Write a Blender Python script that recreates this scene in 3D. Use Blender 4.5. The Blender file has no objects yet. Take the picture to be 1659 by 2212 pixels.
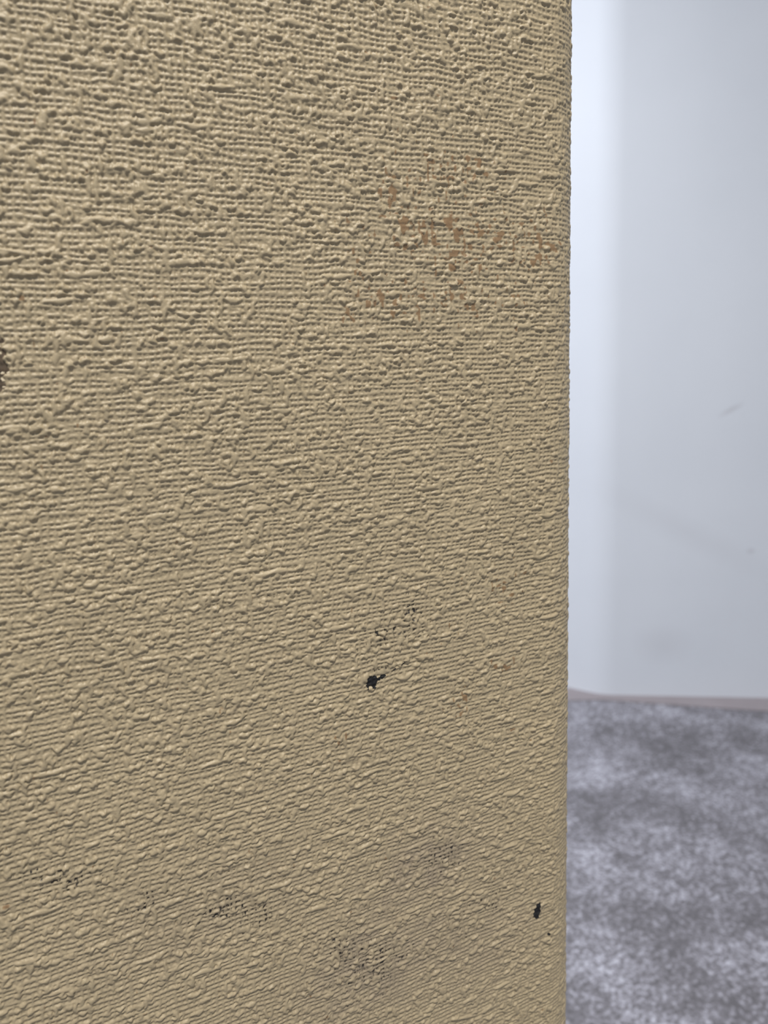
import bpy, math
import numpy as np
from mathutils import Matrix, Vector

scene = bpy.context.scene
COL = scene.collection

# ------------------------------------------------------------------ camera
# World: the pillar's front face lies in the plane y = 0 (facing -y), x runs to the
# right along it, z is up, the floor is z = 0.  Units are metres.
F_PX, W_PX, H_PX = 1660.0, 1659, 2212
CAM = np.array((0.0, -0.23, 1.0))
U = np.array((3470.0, -466.0, 1660.0)); U /= np.linalg.norm(U)      # wall horizontal, in camera axes
V = np.array((347.0, 8497.0, 1660.0)); V /= np.linalg.norm(V)       # plumb line, in camera axes
V -= U * U.dot(V); V /= np.linalg.norm(V)
N = np.cross(U, V)
Rw = np.array([U, N, -V])                                            # camera axes -> world
cd = bpy.data.cameras.new('camera')
cd.sensor_fit = 'VERTICAL'; cd.sensor_height = 24.0; cd.lens = F_PX / H_PX * 24.0
cd.clip_start = 0.01
cd.dof.use_dof = True
cd.dof.focus_distance = 0.262
cd.dof.aperture_fstop = 8.5
cam = bpy.data.objects.new('camera', cd); COL.objects.link(cam)
M = Matrix.Identity(4)
for i in range(3):
    M[i][0] = Rw[i, 0]; M[i][1] = -Rw[i, 1]; M[i][2] = -Rw[i, 2]; M[i][3] = CAM[i]
cam.matrix_world = M
scene.camera = cam

# ------------------------------------------------------------------ world, lamps, exposure
world = bpy.data.worlds.new('world'); scene.world = world; world.use_nodes = True
bg = world.node_tree.nodes['Background']
bg.inputs[0].default_value = (0.86, 0.93, 1.0, 1); bg.inputs[1].default_value = 0.42

def area(name, loc, aim, sx, sy, power, color):
    l = bpy.data.lights.new(name, 'AREA'); l.shape = 'RECTANGLE'; l.size = sx; l.size_y = sy
    l.energy = power; l.color = color
    o = bpy.data.objects.new(name, l); COL.objects.link(o); o.location = loc
    d = Vector(aim) - Vector(loc); o.rotation_euler = d.to_track_quat('-Z', 'Y').to_euler()
    return o
area('ceiling_lamp_near', (-0.12, -0.90, 2.66), (-0.12, -0.90, 0), 0.45, 0.45, 50, (1.0, 0.95, 0.86))
area('added_back_wall_lamp', (-0.45, 1.35, 2.66), (-0.45, 1.35, 0), 1.3, 1.3, 84, (0.90, 0.94, 1.0))  # unseen overhead source, added to brighten the wall behind the pillar
vs = scene.view_settings
vs.view_transform = 'Standard'; vs.look = 'None'; vs.gamma = 1.0; vs.exposure = 0.0
vs.use_curve_mapping = False

# ------------------------------------------------------------------ helpers
def tag(o, label=None, cat=None, group=None, kind=None):
    if label: o['label'] = label
    if cat: o['category'] = cat
    if group: o['group'] = group
    if kind: o['kind'] = kind
    return o

def mesh_np(name, verts, quads, mat, parent=None, attrs=None):
    me = bpy.data.meshes.new(name)
    nv, nf = len(verts), len(quads)
    me.vertices.add(nv); me.vertices.foreach_set('co', np.ascontiguousarray(verts, np.float32).ravel())
    me.loops.add(nf * 4); me.loops.foreach_set('vertex_index', np.ascontiguousarray(quads, np.int32).ravel())
    me.polygons.add(nf); me.polygons.foreach_set('loop_start', np.arange(0, nf * 4, 4, dtype=np.int32))
    for k, a in (attrs or {}).items():
        at = me.attributes.new(k, 'FLOAT', 'POINT'); at.data.foreach_set('value', np.ascontiguousarray(a, np.float32))
    me.update(calc_edges=True)
    me.materials.append(mat)
    o = bpy.data.objects.new(name, me); COL.objects.link(o); o.parent = parent
    return o

def mesh_py(name, verts, faces, mat, parent=None, flat=True):
    me = bpy.data.meshes.new(name); me.from_pydata([tuple(v) for v in verts], [], faces); me.update()
    if flat:
        me.polygons.foreach_set('use_smooth', [False] * len(me.polygons))
    me.materials.append(mat)
    o = bpy.data.objects.new(name, me); COL.objects.link(o); o.parent = parent
    return o

def prism(name, pts, z0, z1, mat, parent=None):
    n = len(pts)
    v = [(x, y, z0) for x, y in pts] + [(x, y, z1) for x, y in pts]
    f = [tuple(range(n - 1, -1, -1)), tuple(range(n, 2 * n))] + [(i, (i + 1) % n, n + (i + 1) % n, n + i) for i in range(n)]
    return mesh_py(name, v, f, mat, parent)

class NT:
    def __init__(self, name):
        self.m = bpy.data.materials.new(name); self.m.use_nodes = True
        self.t = self.m.node_tree; self.b = self.t.nodes['Principled BSDF']
    def n(self, kind, **kw):
        x = self.t.nodes.new(kind)
        for k, v in kw.items():
            if k in x.inputs: x.inputs[k].default_value = v
            else: setattr(x, k, v)
        return x
    def l(self, a, b): self.t.links.new(a, b)
    def noise(self, co, scale, detail=3, rough=0.55, dist=0.0):
        x = self.n('ShaderNodeTexNoise'); x.inputs['Scale'].default_value = scale
        x.inputs['Detail'].default_value = detail; x.inputs['Roughness'].default_value = rough
        x.inputs['Distortion'].default_value = dist; self.l(co, x.inputs['Vector']); return x.outputs['Fac']
    def ramp(self, fac, stops):
        x = self.n('ShaderNodeValToRGB'); e = x.color_ramp.elements
        e[0].position, e[0].color = stops[0][0], (*stops[0][1], 1)
        e[1].position, e[1].color = stops[-1][0], (*stops[-1][1], 1)
        for p, c in stops[1:-1]:
            k = e.new(p); k.color = (*c, 1)
        self.l(fac, x.inputs['Fac']); return x.outputs['Color']
    def mix(self, fac, a, b, mode='MIX'):
        x = self.n('ShaderNodeMix'); x.data_type = 'RGBA'; x.blend_type = mode
        for s, v in ((0, fac), (6, a), (7, b)):
            if isinstance(v, (int, float)): x.inputs[s].default_value = v
            elif isinstance(v, tuple): x.inputs[s].default_value = (*v, 1)
            else: self.l(v, x.inputs[s])
        return x.outputs[2]
    def math(self, op, a, b=0.0, clamp=False):
        x = self.n('ShaderNodeMath'); x.operation = op; x.use_clamp = clamp
        for i, v in ((0, a), (1, b)):
            if isinstance(v, (int, float)): x.inputs[i].default_value = v
            else: self.l(v, x.inputs[i])
        return x.outputs[0]
    def objco(self): return self.n('ShaderNodeTexCoord').outputs['Object']

# ------------------------------------------------------------------ materials
VINYL = (0.425, 0.348, 0.230)
def vinyl_material(name, marks):
    t = NT(name); co = t.objco()
    c = t.ramp(t.noise(co, 38, 4), [(0.3, tuple(v * 0.95 for v in VINYL)), (0.7, tuple(v * 1.05 for v in VINYL))])
    rough = 0.42
    if marks:
        wear = t.n('ShaderNodeAttribute', attribute_name='wear').outputs['Fac']
        soil = t.n('ShaderNodeAttribute', attribute_name='soil').outputs['Fac']
        hollow_tint = t.n('ShaderNodeAttribute', attribute_name='hollow_tint').outputs['Fac']
        c = t.mix(hollow_tint, c, (0.30, 0.245, 0.185))
        c = t.mix(wear, c, (0.285, 0.185, 0.102))
        c = t.mix(soil, c, (0.022, 0.019, 0.018))
    t.b.inputs['Roughness'].default_value = rough
    t.b.inputs['Specular IOR Level'].default_value = 0.42
    t.l(c, t.b.inputs['Base Color'])
    bp = t.n('ShaderNodeBump'); bp.inputs['Strength'].default_value = 0.55; bp.inputs['Distance'].default_value = 0.00016
    t.l(t.noise(co, 2600, 3, 0.6), bp.inputs['Height']); t.l(bp.outputs[0], t.b.inputs['Normal'])
    return t.m
mat_vinyl = vinyl_material('tan_embossed_vinyl_marked', True)
mat_vinyl_plain = vinyl_material('tan_embossed_vinyl', False)

def plain(name, col, rough=0.6, scale=30.0, var=0.06):
    t = NT(name)
    c = t.ramp(t.noise(t.objco(), scale, 3), [(0.3, tuple(v * (1 - var) for v in col)), (0.7, tuple(v * (1 + var) for v in col))])
    t.l(c, t.b.inputs['Base Color']); t.b.inputs['Roughness'].default_value = rough
    return t.m
mat_black = plain('black_scuff', (0.008, 0.008, 0.009), 0.55, 900, 0.3)
mat_torn = plain('torn_brown_backing', (0.105, 0.075, 0.050), 0.8, 700, 0.5)
def core_material():
    # the covering away from the close-up: same vinyl, its weave as fine relief
    t = NT('tan_vinyl_weave'); co = t.objco()
    c = t.ramp(t.noise(co, 38, 4), [(0.3, tuple(v * 0.95 for v in VINYL)), (0.7, tuple(v * 1.05 for v in VINYL))])
    t.l(c, t.b.inputs['Base Color']); t.b.inputs['Roughness'].default_value = 0.45
    sp = t.n('ShaderNodeSeparateXYZ'); t.l(co, sp.inputs[0])
    wob = t.math('MULTIPLY', t.noise(co, 160, 2), 4.0)
    rows = t.math('SINE', t.math('ADD', t.math('MULTIPLY', sp.outputs[2], 2 * math.pi / 1.75e-3), wob))
    cols = t.math('SINE', t.math('ADD', t.math('MULTIPLY', t.math('ADD', sp.outputs[0], sp.outputs[1]), 2 * math.pi / 2.0e-3), wob))
    hh = t.math('ADD', t.math('MAXIMUM', rows, cols), t.math('MULTIPLY', t.noise(co, 350, 3), 2.0))
    bp = t.n('ShaderNodeBump'); bp.inputs['Strength'].default_value = 1.0; bp.inputs['Distance'].default_value = 0.00022
    t.l(hh, bp.inputs['Height']); t.l(bp.outputs[0], t.b.inputs['Normal'])
    return t.m
mat_core = core_material()
mat_ceiling = plain('ceiling_white', (0.80, 0.80, 0.78), 0.9)
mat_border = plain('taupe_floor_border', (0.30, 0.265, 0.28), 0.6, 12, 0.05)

def wall_material():
    t = NT('white_painted_wall'); co = t.objco()
    c = t.ramp(t.noise(co, 2.2, 3), [(0.3, (0.69, 0.725, 0.80)), (0.7, (0.73, 0.765, 0.84))])
    # object coordinates: x along the wall from its corner, z up
    def faint_mark(cx, cz, rx, rz, ang, depth, c):
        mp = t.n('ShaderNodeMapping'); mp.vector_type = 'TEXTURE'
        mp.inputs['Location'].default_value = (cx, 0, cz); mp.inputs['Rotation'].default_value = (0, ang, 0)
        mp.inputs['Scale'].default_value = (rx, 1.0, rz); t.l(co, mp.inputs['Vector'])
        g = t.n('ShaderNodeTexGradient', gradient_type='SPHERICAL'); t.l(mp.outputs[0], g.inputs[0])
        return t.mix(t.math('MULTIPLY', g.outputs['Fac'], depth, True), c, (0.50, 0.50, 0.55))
    for s in FAINT_MARKS: c = faint_mark(*s, c)
    t.l(c, t.b.inputs['Base Color']); t.b.inputs['Roughness'].default_value = 0.55
    return t.m
# faint rub marks and one broad darker diagonal: along, up, half-length, half-height, tilt, depth
FAINT_MARKS = [(0.33, 0.835, 0.045, 0.010, -0.5, 0.6), (0.17, 0.16, 0.10, 0.07, 0.0, 0.25), (0.40, 0.44, 0.016, 0.012, 0, 0.5),
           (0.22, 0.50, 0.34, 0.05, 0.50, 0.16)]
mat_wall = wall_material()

def floor_material():
    t = NT('mottled_grey_sheet_floor'); co = t.objco()
    big = t.noise(co, 6.0, 4, 0.6, 0.4)
    mid = t.noise(co, 48, 3, 0.65, 0.3)
    fine = t.noise(co, 140, 2, 0.6)
    s = t.math('ADD', t.math('MULTIPLY', big, 0.30), t.math('ADD', t.math('MULTIPLY', mid, 0.26), t.math('MULTIPLY', fine, 0.44)))
    c = t.ramp(s, [(0.43, (0.105, 0.099, 0.108)), (0.50, (0.185, 0.176, 0.198)), (0.555, (0.325, 0.318, 0.365)), (0.63, (0.49, 0.49, 0.56))])
    t.l(c, t.b.inputs['Base Color']); t.b.inputs['Roughness'].default_value = 0.5
    return t.m
mat_floor = floor_material()

# ------------------------------------------------------------------ the setting
CEIL = 2.70
fl = mesh_py('floor', [(-3, -3, 0), (5, -3, 0), (5, 5, 0), (-3, 5, 0), (-3, -3, -.05), (5, -3, -.05), (5, 5, -.05), (-3, 5, -.05)],
             [(0, 1, 2, 3), (7, 6, 5, 4), (0, 4, 5, 1), (1, 5, 6, 2), (2, 6, 7, 3), (3, 7, 4, 0)], mat_floor)
tag(fl, 'mottled grey sheet floor with pale flecks', kind='structure')
cl = mesh_py('ceiling', [(-3, -3, CEIL), (5, -3, CEIL), (5, 5, CEIL), (-3, 5, CEIL), (-3, -3, CEIL + .05), (5, -3, CEIL + .05), (5, 5, CEIL + .05), (-3, 5, CEIL + .05)],
             [(3, 2, 1, 0), (4, 5, 6, 7), (1, 5, 4, 0), (2, 6, 5, 1), (3, 7, 6, 2), (0, 4, 7, 3)], mat_ceiling)
tag(cl, 'plain white ceiling above the pillar', kind='structure')

CORNER = Vector((1.495, 1.42)); DIR_R = Vector((0.385, -0.26)).normalized(); DIR_L = Vector((-0.48, 0.877)).normalized()
WR = 0.16                                                            # radius of the rounded outside corner
half = math.acos(max(-1, min(1, DIR_L.dot(DIR_R)))) / 2
tl = WR / math.tan(half)
bis = (DIR_L + DIR_R).normalized(); ctr = CORNER + bis * (WR / math.sin(half))
pa, pb = CORNER + DIR_L * tl, CORNER + DIR_R * tl
a0 = math.atan2(pa.y - ctr.y, pa.x - ctr.x); a1 = math.atan2(pb.y - ctr.y, pb.x - ctr.x)
da = (a1 - a0 + math.pi) % (2 * math.pi) - math.pi
e1, e2 = CORNER + DIR_R * 2.2, CORNER + DIR_L * 2.0
arc = [ctr + Vector((math.cos(a0 + da * k / 16), math.sin(a0 + da * k / 16))) * WR for k in range(17)]
nr = Vector((DIR_R.y, -DIR_R.x)); nl = Vector((-DIR_L.y, DIR_L.x))
nl = nl if nl.dot(bis) < 0 else -nl
nr = nr if nr.dot(bis) < 0 else -nr
path = [e2] + arc + [e1]
back = [e1 - nr * 0.12, ctr + bis * 0.05, e2 - nl * 0.12]
# built about the corner so that x runs along the wall's right-hand stretch
rot = Matrix.Rotation(-math.atan2(DIR_R.y, DIR_R.x), 2)
loc = [rot @ (p - CORNER) for p in path + back]
n = len(loc); npth = len(path)
me_v = [(p.x, p.y, 0) for p in loc] + [(p.x, p.y, CEIL) for p in loc]
caps = [tuple(range(n - 1, -1, -1)), tuple(range(n, 2 * n))] + [(k, (k + 1) % n, n + (k + 1) % n, n + k) for k in range(npth - 1, n)]
o2 = 2 * n                                                           # the front has vertices of its own, so its smooth shading stays clean
me_v += [(p.x, p.y, 0) for p in loc[:npth]] + [(p.x, p.y, CEIL) for p in loc[:npth]]
front = [(o2 + k, o2 + k + 1, o2 + npth + k + 1, o2 + npth + k) for k in range(npth - 1)]
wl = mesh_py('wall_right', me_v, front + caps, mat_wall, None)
wl.data.polygons.foreach_set('use_smooth', [k < len(front) for k in range(len(front) + len(caps))])
wl.location = (CORNER.x, CORNER.y, 0); wl.rotation_euler = (0, 0, math.atan2(DIR_R.y, DIR_R.x))
tag(wl, 'white painted wall with a rounded corner and faint rub marks behind the pillar', kind='structure')
# plain border strip between the mottled sheet and the wall
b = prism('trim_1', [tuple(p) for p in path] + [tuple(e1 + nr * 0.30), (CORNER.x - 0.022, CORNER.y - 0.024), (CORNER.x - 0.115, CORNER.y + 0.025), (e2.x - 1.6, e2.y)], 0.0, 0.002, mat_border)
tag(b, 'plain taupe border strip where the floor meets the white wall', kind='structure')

# ------------------------------------------------------------------ woven relief (height field in metres)
PZ, PU = 1.75e-3, 1.85e-3            # spacing of the weft rows and the warp columns
AMP = 0.66e-3

def vnoise(x, y, seed, period=None):
    r = np.random.default_rng(seed)
    T = r.random((1024, 1024), dtype=np.float32)
    xi = np.floor(x).astype(np.int32); yi = np.floor(y).astype(np.int32)
    fx = (x - xi).astype(np.float32); fy = (y - yi).astype(np.float32)
    fx = fx * fx * (3 - 2 * fx); fy = fy * fy * (3 - 2 * fy)
    if period:
        x0, x1, y0, y1 = xi % period[0], (xi + 1) % period[0], yi % period[1], (yi + 1) % period[1]
    else:
        x0, x1, y0, y1 = xi & 1023, (xi + 1) & 1023, yi & 1023, (yi + 1) & 1023
    return (T[x0, y0] * (1 - fx) + T[x1, y0] * fx) * (1 - fy) + (T[x0, y1] * (1 - fx) + T[x1, y1] * fx) * fy

def relief(u0, u1, z0, z1, d, seed, wrap=False):
    nu, nz = int(round((u1 - u0) / d)), int(round((z1 - z0) / d))
    u = (u0 + (np.arange(nu, dtype=np.float32) + 0.5) * d)[:, None] + np.zeros((1, nz), np.float32)
    z = (z0 + (np.arange(nz, dtype=np.float32) + 0.5) * d)[None, :] + np.zeros((nu, 1), np.float32)
    if wrap:
        LU, LZ = u1 - u0, z1 - z0
        def ns(lu, lz, s):
            pu, pz = max(1, int(round(LU / lu))), max(1, int(round(LZ / lz)))
            return vnoise((u - u0) / LU * pu, (z - z0) / LZ * pz, s, (pu, pz))
    else:
        def ns(lu, lz, s): return vnoise(u / lu + 100, z / lz + 100, s)
    nrow = int(round((z1 - z0) / PZ)); ncol = int(round((u1 - u0) / PU))
    pz = (z1 - z0) / nrow; pu = (u1 - u0) / ncol
    # wandering threads
    zz = (z - z0) + (ns(9e-3, 2.4e-3, seed + 1) - 0.5) * 1.1e-3 + (ns(3.4e-3, 2.0e-3, seed + 2) - 0.5) * 0.6e-3
    uu = (u - u0) + (ns(2.6e-3, 7e-3, seed + 3) - 0.5) * 1.3e-3 + (ns(2e-3, 2.6e-3, seed + 4) - 0.5) * 0.6e-3
    kz = np.round(zz / pz); ku = np.round(uu / pu)
    dz = (zz - kz * pz) / pz; du = (uu - ku * pu) / pu
    # per-thread thickness along the thread
    tw = vnoise((u - u0) / 1.7e-3 + 7, kz.astype(np.float32) * 1.0 + 300, seed + 5, (max(1, int(round((u1 - u0) / 1.7e-3))), nrow) if wrap else None)
    tw = 0.6 * tw + 0.4 * ns(1.5e-3, 1.5e-3, seed + 6)
    tv = vnoise(ku.astype(np.float32) + 300, (z - z0) / 1.9e-3 + 7, seed + 7, (ncol, max(1, int(round((z1 - z0) / 1.9e-3)))) if wrap else None)
    tv = 0.6 * tv + 0.4 * ns(1.3e-3, 1.7e-3, seed + 8)
    par = np.where((kz.astype(np.int32) + ku.astype(np.int32)) % 2 == 0, 1.0, -1.0).astype(np.float32)
    ww = 0.17 + 0.22 * tw
    wv = 0.12 + 0.20 * tv
    hw = (0.48 + 0.38 * tw) * np.clip(1 - (dz / ww) ** 2, 0, 1) ** 0.42 + 0.10 * par * np.cos(math.pi * du) * (np.abs(dz) < ww)
    hv = (0.40 + 0.40 * tv) * np.clip(1 - (du / wv) ** 2, 0, 1) ** 0.42 - 0.10 * par * np.cos(math.pi * dz) * (np.abs(du) < wv)
    hs = np.zeros_like(hw)
    rng = np.random.default_rng(seed + 20)
    area_mm = (u1 - u0) * (z1 - z0) * 1e6
    # slubs: long along the weft, short along the warp, and round knots
    for kind, dens in (('weft', 0.026), ('warp', 0.030), ('knot', 0.016), ('long', 0.0022)):
        for _ in range(int(area_mm * dens)):
            cu, cz = rng.uniform(u0, u1), z0 + (rng.integers(0, nrow) + rng.normal(0, 0.12)) * pz
            if kind == 'weft': a, bq, hh, th = rng.uniform(1.0e-3, 2.2e-3), rng.uniform(0.65e-3, 1.0e-3), rng.uniform(1.1, 1.6), rng.normal(0.05, 0.13)
            elif kind == 'long': a, bq, hh, th = rng.uniform(3e-3, 6e-3), rng.uniform(0.65e-3, 0.95e-3), rng.uniform(1.1, 1.5), rng.normal(0.03, 0.06)
            elif kind == 'warp':
                cu = u0 + (rng.integers(0, ncol) + rng.normal(0, 0.12)) * pu; cz = rng.uniform(z0, z1)
                a, bq, hh, th = rng.uniform(1.1e-3, 2.6e-3), rng.uniform(0.6e-3, 0.95e-3), rng.uniform(1.05, 1.45), math.pi / 2 + rng.normal(0, 0.22)
            else: a, bq, hh, th = rng.uniform(0.9e-3, 1.4e-3), rng.uniform(0.8e-3, 1.2e-3), rng.uniform(1.15, 1.65), rng.uniform(0, 3.14)
            R = a * 1.1
            ru, rz = max(abs(R * math.cos(th)), bq) * 1.25 + bq * .5, max(abs(R * math.sin(th)), bq) * 1.25 + bq * .5
            i0, i1 = int((cu - ru - u0) / d), int((cu + ru - u0) / d) + 1
            j0, j1 = int((cz - rz - z0) / d), int((cz + rz - z0) / d) + 1
            if not wrap:
                i0, i1, j0, j1 = max(i0, 0), min(i1, nu), max(j0, 0), min(j1, nz)
                if i1 <= i0 or j1 <= j0: continue
            gi, gj = np.arange(i0, i1), np.arange(j0, j1)
            x = (u0 + (gi + .5) * d - cu)[:, None]; y = (z0 + (gj + .5) * d - cz)[None, :]
            p = (x * math.cos(th) + y * math.sin(th)) / a
            q = (-x * math.sin(th) + y * math.cos(th) + rng.normal(0, 0.22) * bq * (p * p * 2 - 1) + 0.22 * bq * np.sin(p * rng.uniform(2, 5) + rng.uniform(0, 6))) / bq
            q = q / (1 + 0.28 * np.sin(p * rng.uniform(3, 7) + rng.uniform(0, 6)))
            h = (hh * np.clip(1 - np.abs(p) ** 3 - q * q, 0, 1) ** 0.38).astype(np.float32)
            if wrap:
                ii, jj = np.ix_(gi % nu, gj % nz)
                hs[ii, jj] = np.maximum(hs[ii, jj], h)
            else:
                hs[i0:i1, j0:j1] = np.maximum(hs[i0:i1, j0:j1], h)
    fill = 0.0 + 0.5 * np.clip((ns(4e-3, 3e-3, seed + 9) - 0.70) * 3.0, 0, 1)
    K = 16.0
    h = np.log(np.exp(K * hw) + np.exp(K * hv) + np.exp(K * hs) + np.exp(K * fill)) / K
    h += ((ns(0.6e-3, 0.5e-3, seed + 10) - 0.5) * 0.30 + (ns(0.3e-3, 0.3e-3, seed + 11) - 0.5) * 0.22) * np.clip(1.35 - h, 0.15, 1)
    h = h + 0.10 * (ns(22e-3, 22e-3, seed + 12) - 0.5)
    # soften like a poured coating
    s = 0.08e-3 / d
    r = max(1, int(math.ceil(3 * s))); g = np.exp(-0.5 * (np.arange(-r, r + 1) / s) ** 2); g /= g.sum()
    for ax in (0, 1):
        acc = np.zeros_like(h)
        for k, w in zip(range(-r, r + 1), g):
            acc += (w * np.roll(h, k, axis=ax)).astype(np.float32)
        h = acc
    return h.astype(np.float32), tv

# ------------------------------------------------------------------ the pillar
X_EDGE, RAD = 0.2002, 0.019         # right edge of the front face with its bullnose radius
PX0 = -0.46                          # left end of the pillar
PDEPTH = 0.42
UF = X_EDGE - RAD                    # flat front ends, the bullnose starts
ARC = RAD * math.pi / 2

def place(u, z, h):
    """wall-covering coordinates (u along the face and round the corner) -> world"""
    u = np.asarray(u); a = np.clip((u - UF) / RAD, 0, math.pi / 2)
    over = np.maximum(u - UF - ARC, 0)
    x = np.where(u < UF, u, UF + (RAD + h) * np.sin(a))
    y = np.where(u < UF, -h, RAD - (RAD + h) * np.cos(a)) + over
    return np.stack([x, y, z], -1)

def bilinear(T, fu, fz):
    fu = np.clip(fu, 0, T.shape[0] - 1.001); fz = np.clip(fz, 0, T.shape[1] - 1.001)
    i, j = fu.astype(np.int32), fz.astype(np.int32); a, c = fu - i, fz - j
    return (T[i, j] * (1 - a) + T[i + 1, j] * a) * (1 - c) + (T[i, j + 1] * (1 - a) + T[i + 1, j + 1] * a) * c

pillar = bpy.data.objects.new('pillar', None); COL.objects.link(pillar)
pillar.location = (0, 0, 0)
tag(pillar, 'tan pillar wrapped in woven-look embossed vinyl, rounded corner, black scuffs', 'pillar', kind='thing')

core_pts = [(PX0, PDEPTH), (PX0, 0.0)]
for k in range(13):
    a = math.pi / 2 * k / 12
    core_pts.append((UF + RAD * math.sin(a), RAD - RAD * math.cos(a)))
core_pts.append((X_EDGE, PDEPTH))
prism('core', core_pts, 0.0, CEIL, mat_core, pillar)

MU0, MU1, MZ0, MZ1 = -0.026, UF + ARC + 0.004, 0.690, 1.130
DR = 0.125e-3
H0, TV = relief(MU0, MU1, MZ0, MZ1, DR, 11)
# grid: finer where the face is near
nu, nz = 820, 1650
s = np.linspace(0, 1, nu); s = s + 0.18 * (s * s - s)
ug = (MU0 + (MU1 - MU0) * s)[:, None] + np.zeros((1, nz)); zg = np.linspace(MZ0, MZ1, nz)[None, :] + np.zeros((nu, 1))
h = bilinear(H0, (ug - MU0) / DR - .5, (zg - MZ0) / DR - .5).astype(np.float32)
tvg = bilinear(TV, (ug - MU0) / DR - .5, (zg - MZ0) / DR - .5)

# --- marks, all in millimetres on the face: u and z - 1000
um, zm = ug * 1e3, (zg - 1.0) * 1e3
def nz2(l1, l2, sd): return vnoise((um / l1 + 200).astype(np.float32), (zm / l2 + 200).astype(np.float32), sd)
def gauss(cu, cz, ru, rz): return np.exp(-((um - cu) / ru) ** 2 - ((zm - cz) / rz) ** 2)
def poly_mask(pts, jit=0.25, sd=1):
    ju = um + (nz2(0.5, 0.5, sd) - .5) * 2 * jit; jz = zm + (nz2(0.5, 0.5, sd + 1) - .5) * 2 * jit
    lo, hi = np.min(pts, 0) - 1.5, np.max(pts, 0) + 1.5
    box = (um > lo[0]) & (um < hi[0]) & (zm > lo[1]) & (zm < hi[1])
    x, y = ju[box], jz[box]; ins = np.zeros(x.shape, bool); n = len(pts)
    for a in range(n):
        (x0, y0), (x1, y1) = pts[a], pts[(a + 1) % n]
        c = (y0 > y) != (y1 > y)
        with np.errstate(divide='ignore', invalid='ignore'):
            ins ^= c & (x < (x1 - x0) * (y - y0) / (y1 - y0 + 1e-12) + x0)
    m = np.zeros(um.shape, bool); m[box] = ins
    return m
SCUFF = [[(101.47, -111.34), (101.92, -108.65), (102.97, -107.02), (105.23, -107.22), (107.13, -108.27), (109.14, -107.47), (109.76, -108.24),
          (108.07, -109.42), (106.42, -109.67), (105.71, -110.76), (105.98, -112.08), (104.66, -112.4), (103.42, -111.17), (102.08, -112.11)],
         [(114.53, -105.52), (115.89, -104.87), (118.26, -104.63), (117.22, -105.47), (115.51, -106.05)],
         [(111.8, -107.12), (112.62, -106.55), (113.69, -106.47), (113.26, -107.13), (112.31, -107.61)]]
CHIP = [(172.4, -229.9), (172.9, -228.6), (173.5, -227.6), (173.6, -226.2), (174.6, -225.6), (175.0, -224.6), (176.6, -223.9), (177.2, -224.7), (176.7, -225.8), (176.5, -227.0), (177.0, -228.0), (176.3, -229.2), (176.1, -230.5), (175.0, -232.2), (174.0, -231.2)]
m_scuff = poly_mask(SCUFF[0], 0.45, 61) | poly_mask(SCUFF[1], 0.45, 63) | poly_mask(SCUFF[2], 0.4, 65) | (np.hypot(um - 104.5, zm + 101.8) < 0.42)
m_chip = poly_mask(CHIP, 0.2, 67)
m_speck = np.hypot((um - 180.9) / 0.8, (zm + 241.3) / 0.95) < 0.85 + 0.5 * (nz2(.5, .5, 70) - .5)
m_torn = np.hypot((um + 2.0) / 4.6, (zm - 4.5) / 12.0) < 0.96 + 0.45 * (nz2(1.2, 1.6, 71) - .5)
# worn through to the brown layer on the thread tops
hn = (h - h.min()) / (h.max() - h.min())
wz = 0.84 * gauss(140, 40, 24, 12) + 0.9 * gauss(122, 19, 17, 6) + 0.8 * gauss(176, 38, 12, 9) + 0.76 * gauss(142, 61, 20, 6) + 0.62 * gauss(118, 52, 9, 8) + 0.55 * gauss(146, 20, 9, 10) + 0.45 * gauss(107, 33, 5, 9) + 0.5 * gauss(100, 14, 5, 3) + 0.5 * gauss(168, 18, 10, 7) \
     + 0.9 * gauss(157, -115.5, 8, 4) + 0.8 * gauss(140, -127, 5, 6) + 0.7 * gauss(91, -129, 3, 5) + 0.55 * gauss(160, -84, 8, 8)
wn = 0.62 * nz2(0.95, 2.3, 73) + 0.38 * nz2(2.0, 1.1, 74)
wear = np.clip((wz * 0.40 + wn - 0.90) * 45, 0, 1) * np.clip((tvg - 0.20) * 12, 0, 1)
# soot-like dirt caught in the hollows
sz = 0.9 * gauss(108, -93.6, 9, 6) + 0.8 * gauss(121, -89, 6, 7) + 0.9 * gauss(1, -149.6, 9, 6) + 0.6 * gauss(-8, -143, 6, 3) + 0.8 * gauss(21, -165, 6, 4) \
     + 1.0 * gauss(47, -177, 9, 5) + 0.8 * gauss(58, -186, 8, 5) + 0.8 * gauss(100, -221, 16, 12) + 0.75 * gauss(132, -187, 9, 10) + 0.6 * gauss(86, -205, 9, 9) \
     + 0.7 * gauss(69, -73, 2.5, 2) + 0.7 * gauss(165, -69.5, 1.6, 1.6) + 0.5 * gauss(150, -215, 14, 12) + 0.9 * gauss(121.5, -103.2, 4, 0.8) + 0.8 * gauss(109, -105.5, 6, 1.6)
sn = 0.6 * nz2(0.9, 0.8, 75) + 0.4 * nz2(0.45, 0.4, 76)
soil = np.clip((sz * 0.42 + sn - hn * 0.75 - 0.68) * 9, 0, 1) * (sz > 0.12)
hollow_tint = np.clip(1.0 * (gauss(125, -187, 22, 16) + gauss(98, -222, 30, 22) + 0.5 * gauss(150, -230, 25, 25) + 0.4 * gauss(40, -175, 40, 18)) * (0.4 + 0.9 * nz2(5, 4, 77)) * (1 - hn), 0, 0.8)  # darker, greyer tone in the hollows of the lower patches
hd = h * AMP
hd = np.where(wear > 0.45, 0.25 * hd + 0.75 * np.percentile(hd, 58), hd)   # rubbed flat
hd = hd * (1 - 0.35 * np.clip((ug - UF) / (RAD * 0.5), 0, 1))              # stretched thinner round the corner
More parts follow.
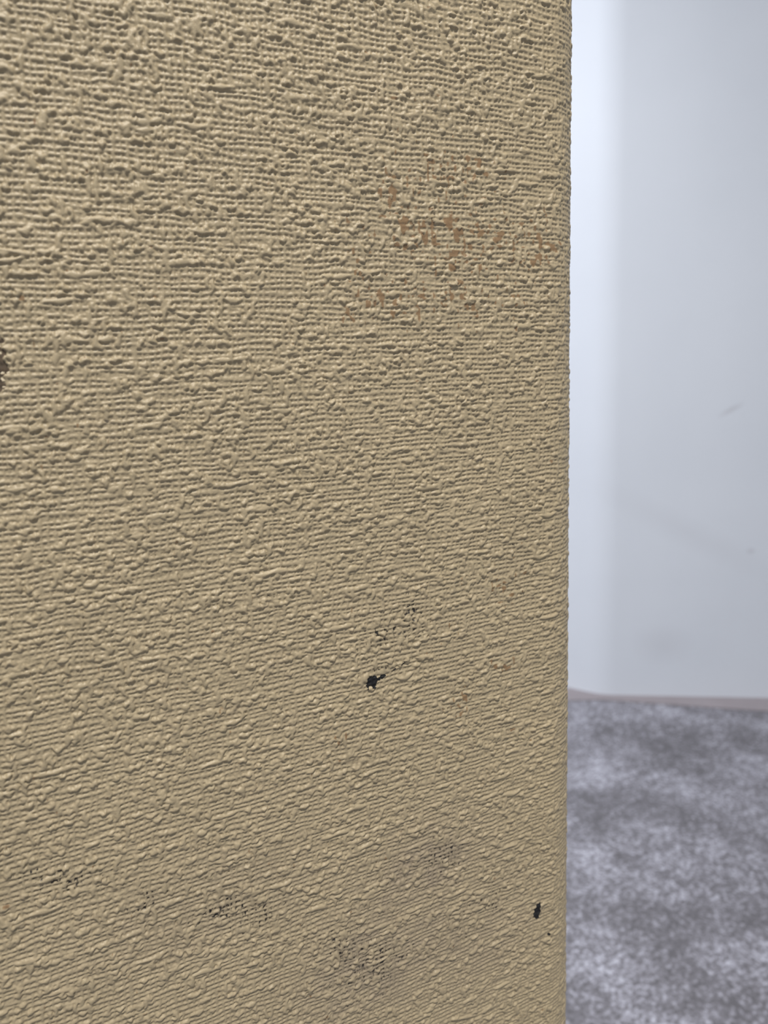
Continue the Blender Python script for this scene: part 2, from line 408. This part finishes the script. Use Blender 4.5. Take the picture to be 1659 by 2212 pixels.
hd = np.where(m_torn, hd * 0.25 - 0.05e-3, hd)
hd = np.where(m_scuff | m_chip, hd * 0.75 + 0.02e-3, hd)

P = place(ug, zg, hd).reshape(-1, 3)
ids = np.arange(nu * nz).reshape(nu, nz)
quads = np.stack([ids[:-1, :-1], ids[1:, :-1], ids[1:, 1:], ids[:-1, 1:]], -1).reshape(-1, 4)
def fmask(m): return (m[:-1, :-1] & m[1:, 1:]).reshape(-1)
fm = {'black_scuff': fmask(m_scuff), 'black_chip': fmask(m_chip), 'black_speck': fmask(m_speck), 'torn_patch': fmask(m_torn)}
rest = ~(fm['black_scuff'] | fm['black_chip'] | fm['black_speck'] | fm['torn_patch'])
cover = mesh_np('vinyl_covering', P, quads[rest], mat_vinyl, pillar,
                {'wear': wear.ravel(), 'soil': soil.ravel(), 'hollow_tint': hollow_tint.ravel()})
for nm, lab, mt in (('black_scuff', 'black scuff smear', mat_black), ('black_chip', 'small black chip near the rounded corner', mat_black),
                    ('black_speck', 'tiny black speck', mat_black), ('torn_patch', 'torn dark brown patch', mat_torn)):
    q = quads[fm[nm]]
    if len(q) == 0: continue
    used, inv = np.unique(q, return_inverse=True)
    o = mesh_np(nm, P[used], inv.reshape(-1, 4), mt, cover)
    tag(o, lab)

# --- neighbouring stretches of the covering: one tile of the same relief, repeated
TU, TZ = (UF - MU0) / 2, 0.11
HT, _ = relief(0, TU, 0, TZ, 0.15e-3, 400, wrap=True)
tu, tz = 376, 400
g1 = np.linspace(0, TU, tu)[:, None] + np.zeros((1, tz)); g2 = np.linspace(0, TZ, tz)[None, :] + np.zeros((tu, 1))
ht = bilinear(HT, g1 / 0.15e-3 - .5, g2 / 0.15e-3 - .5) * AMP
idt = np.arange(tu * tz).reshape(tu, tz)
qt = np.stack([idt[:-1, :-1], idt[1:, :-1], idt[1:, 1:], idt[:-1, 1:]], -1).reshape(-1, 4)
tile = None
spots = [(MU0 + c * TU, 0.0, z, 0) for c in (0, 1) for z in (MZ0 - 2 * TZ, MZ0 - TZ, MZ1, MZ1 + TZ)] \
        + [(MU0 - c * TU, 0.0, MZ0 + k * TZ, 0) for c in (1, 2) for k in range(-2, 6)] \
        + [(X_EDGE, RAD + 0.004 + c * TU, MZ0 + k * TZ, 1) for c in (0, 1) for k in range(-2, 6)]
for (x, y, z, side) in spots:
    if tile is None:
        tile = o = mesh_np('vinyl_covering', np.stack([g1, -ht, g2], -1).reshape(-1, 3), qt, mat_vinyl_plain, pillar)
    else:
        o = tile.copy(); COL.objects.link(o); o.parent = pillar
    o.location = (x, y, z); o.rotation_euler = (0, 0, math.pi / 2 if side else 0)
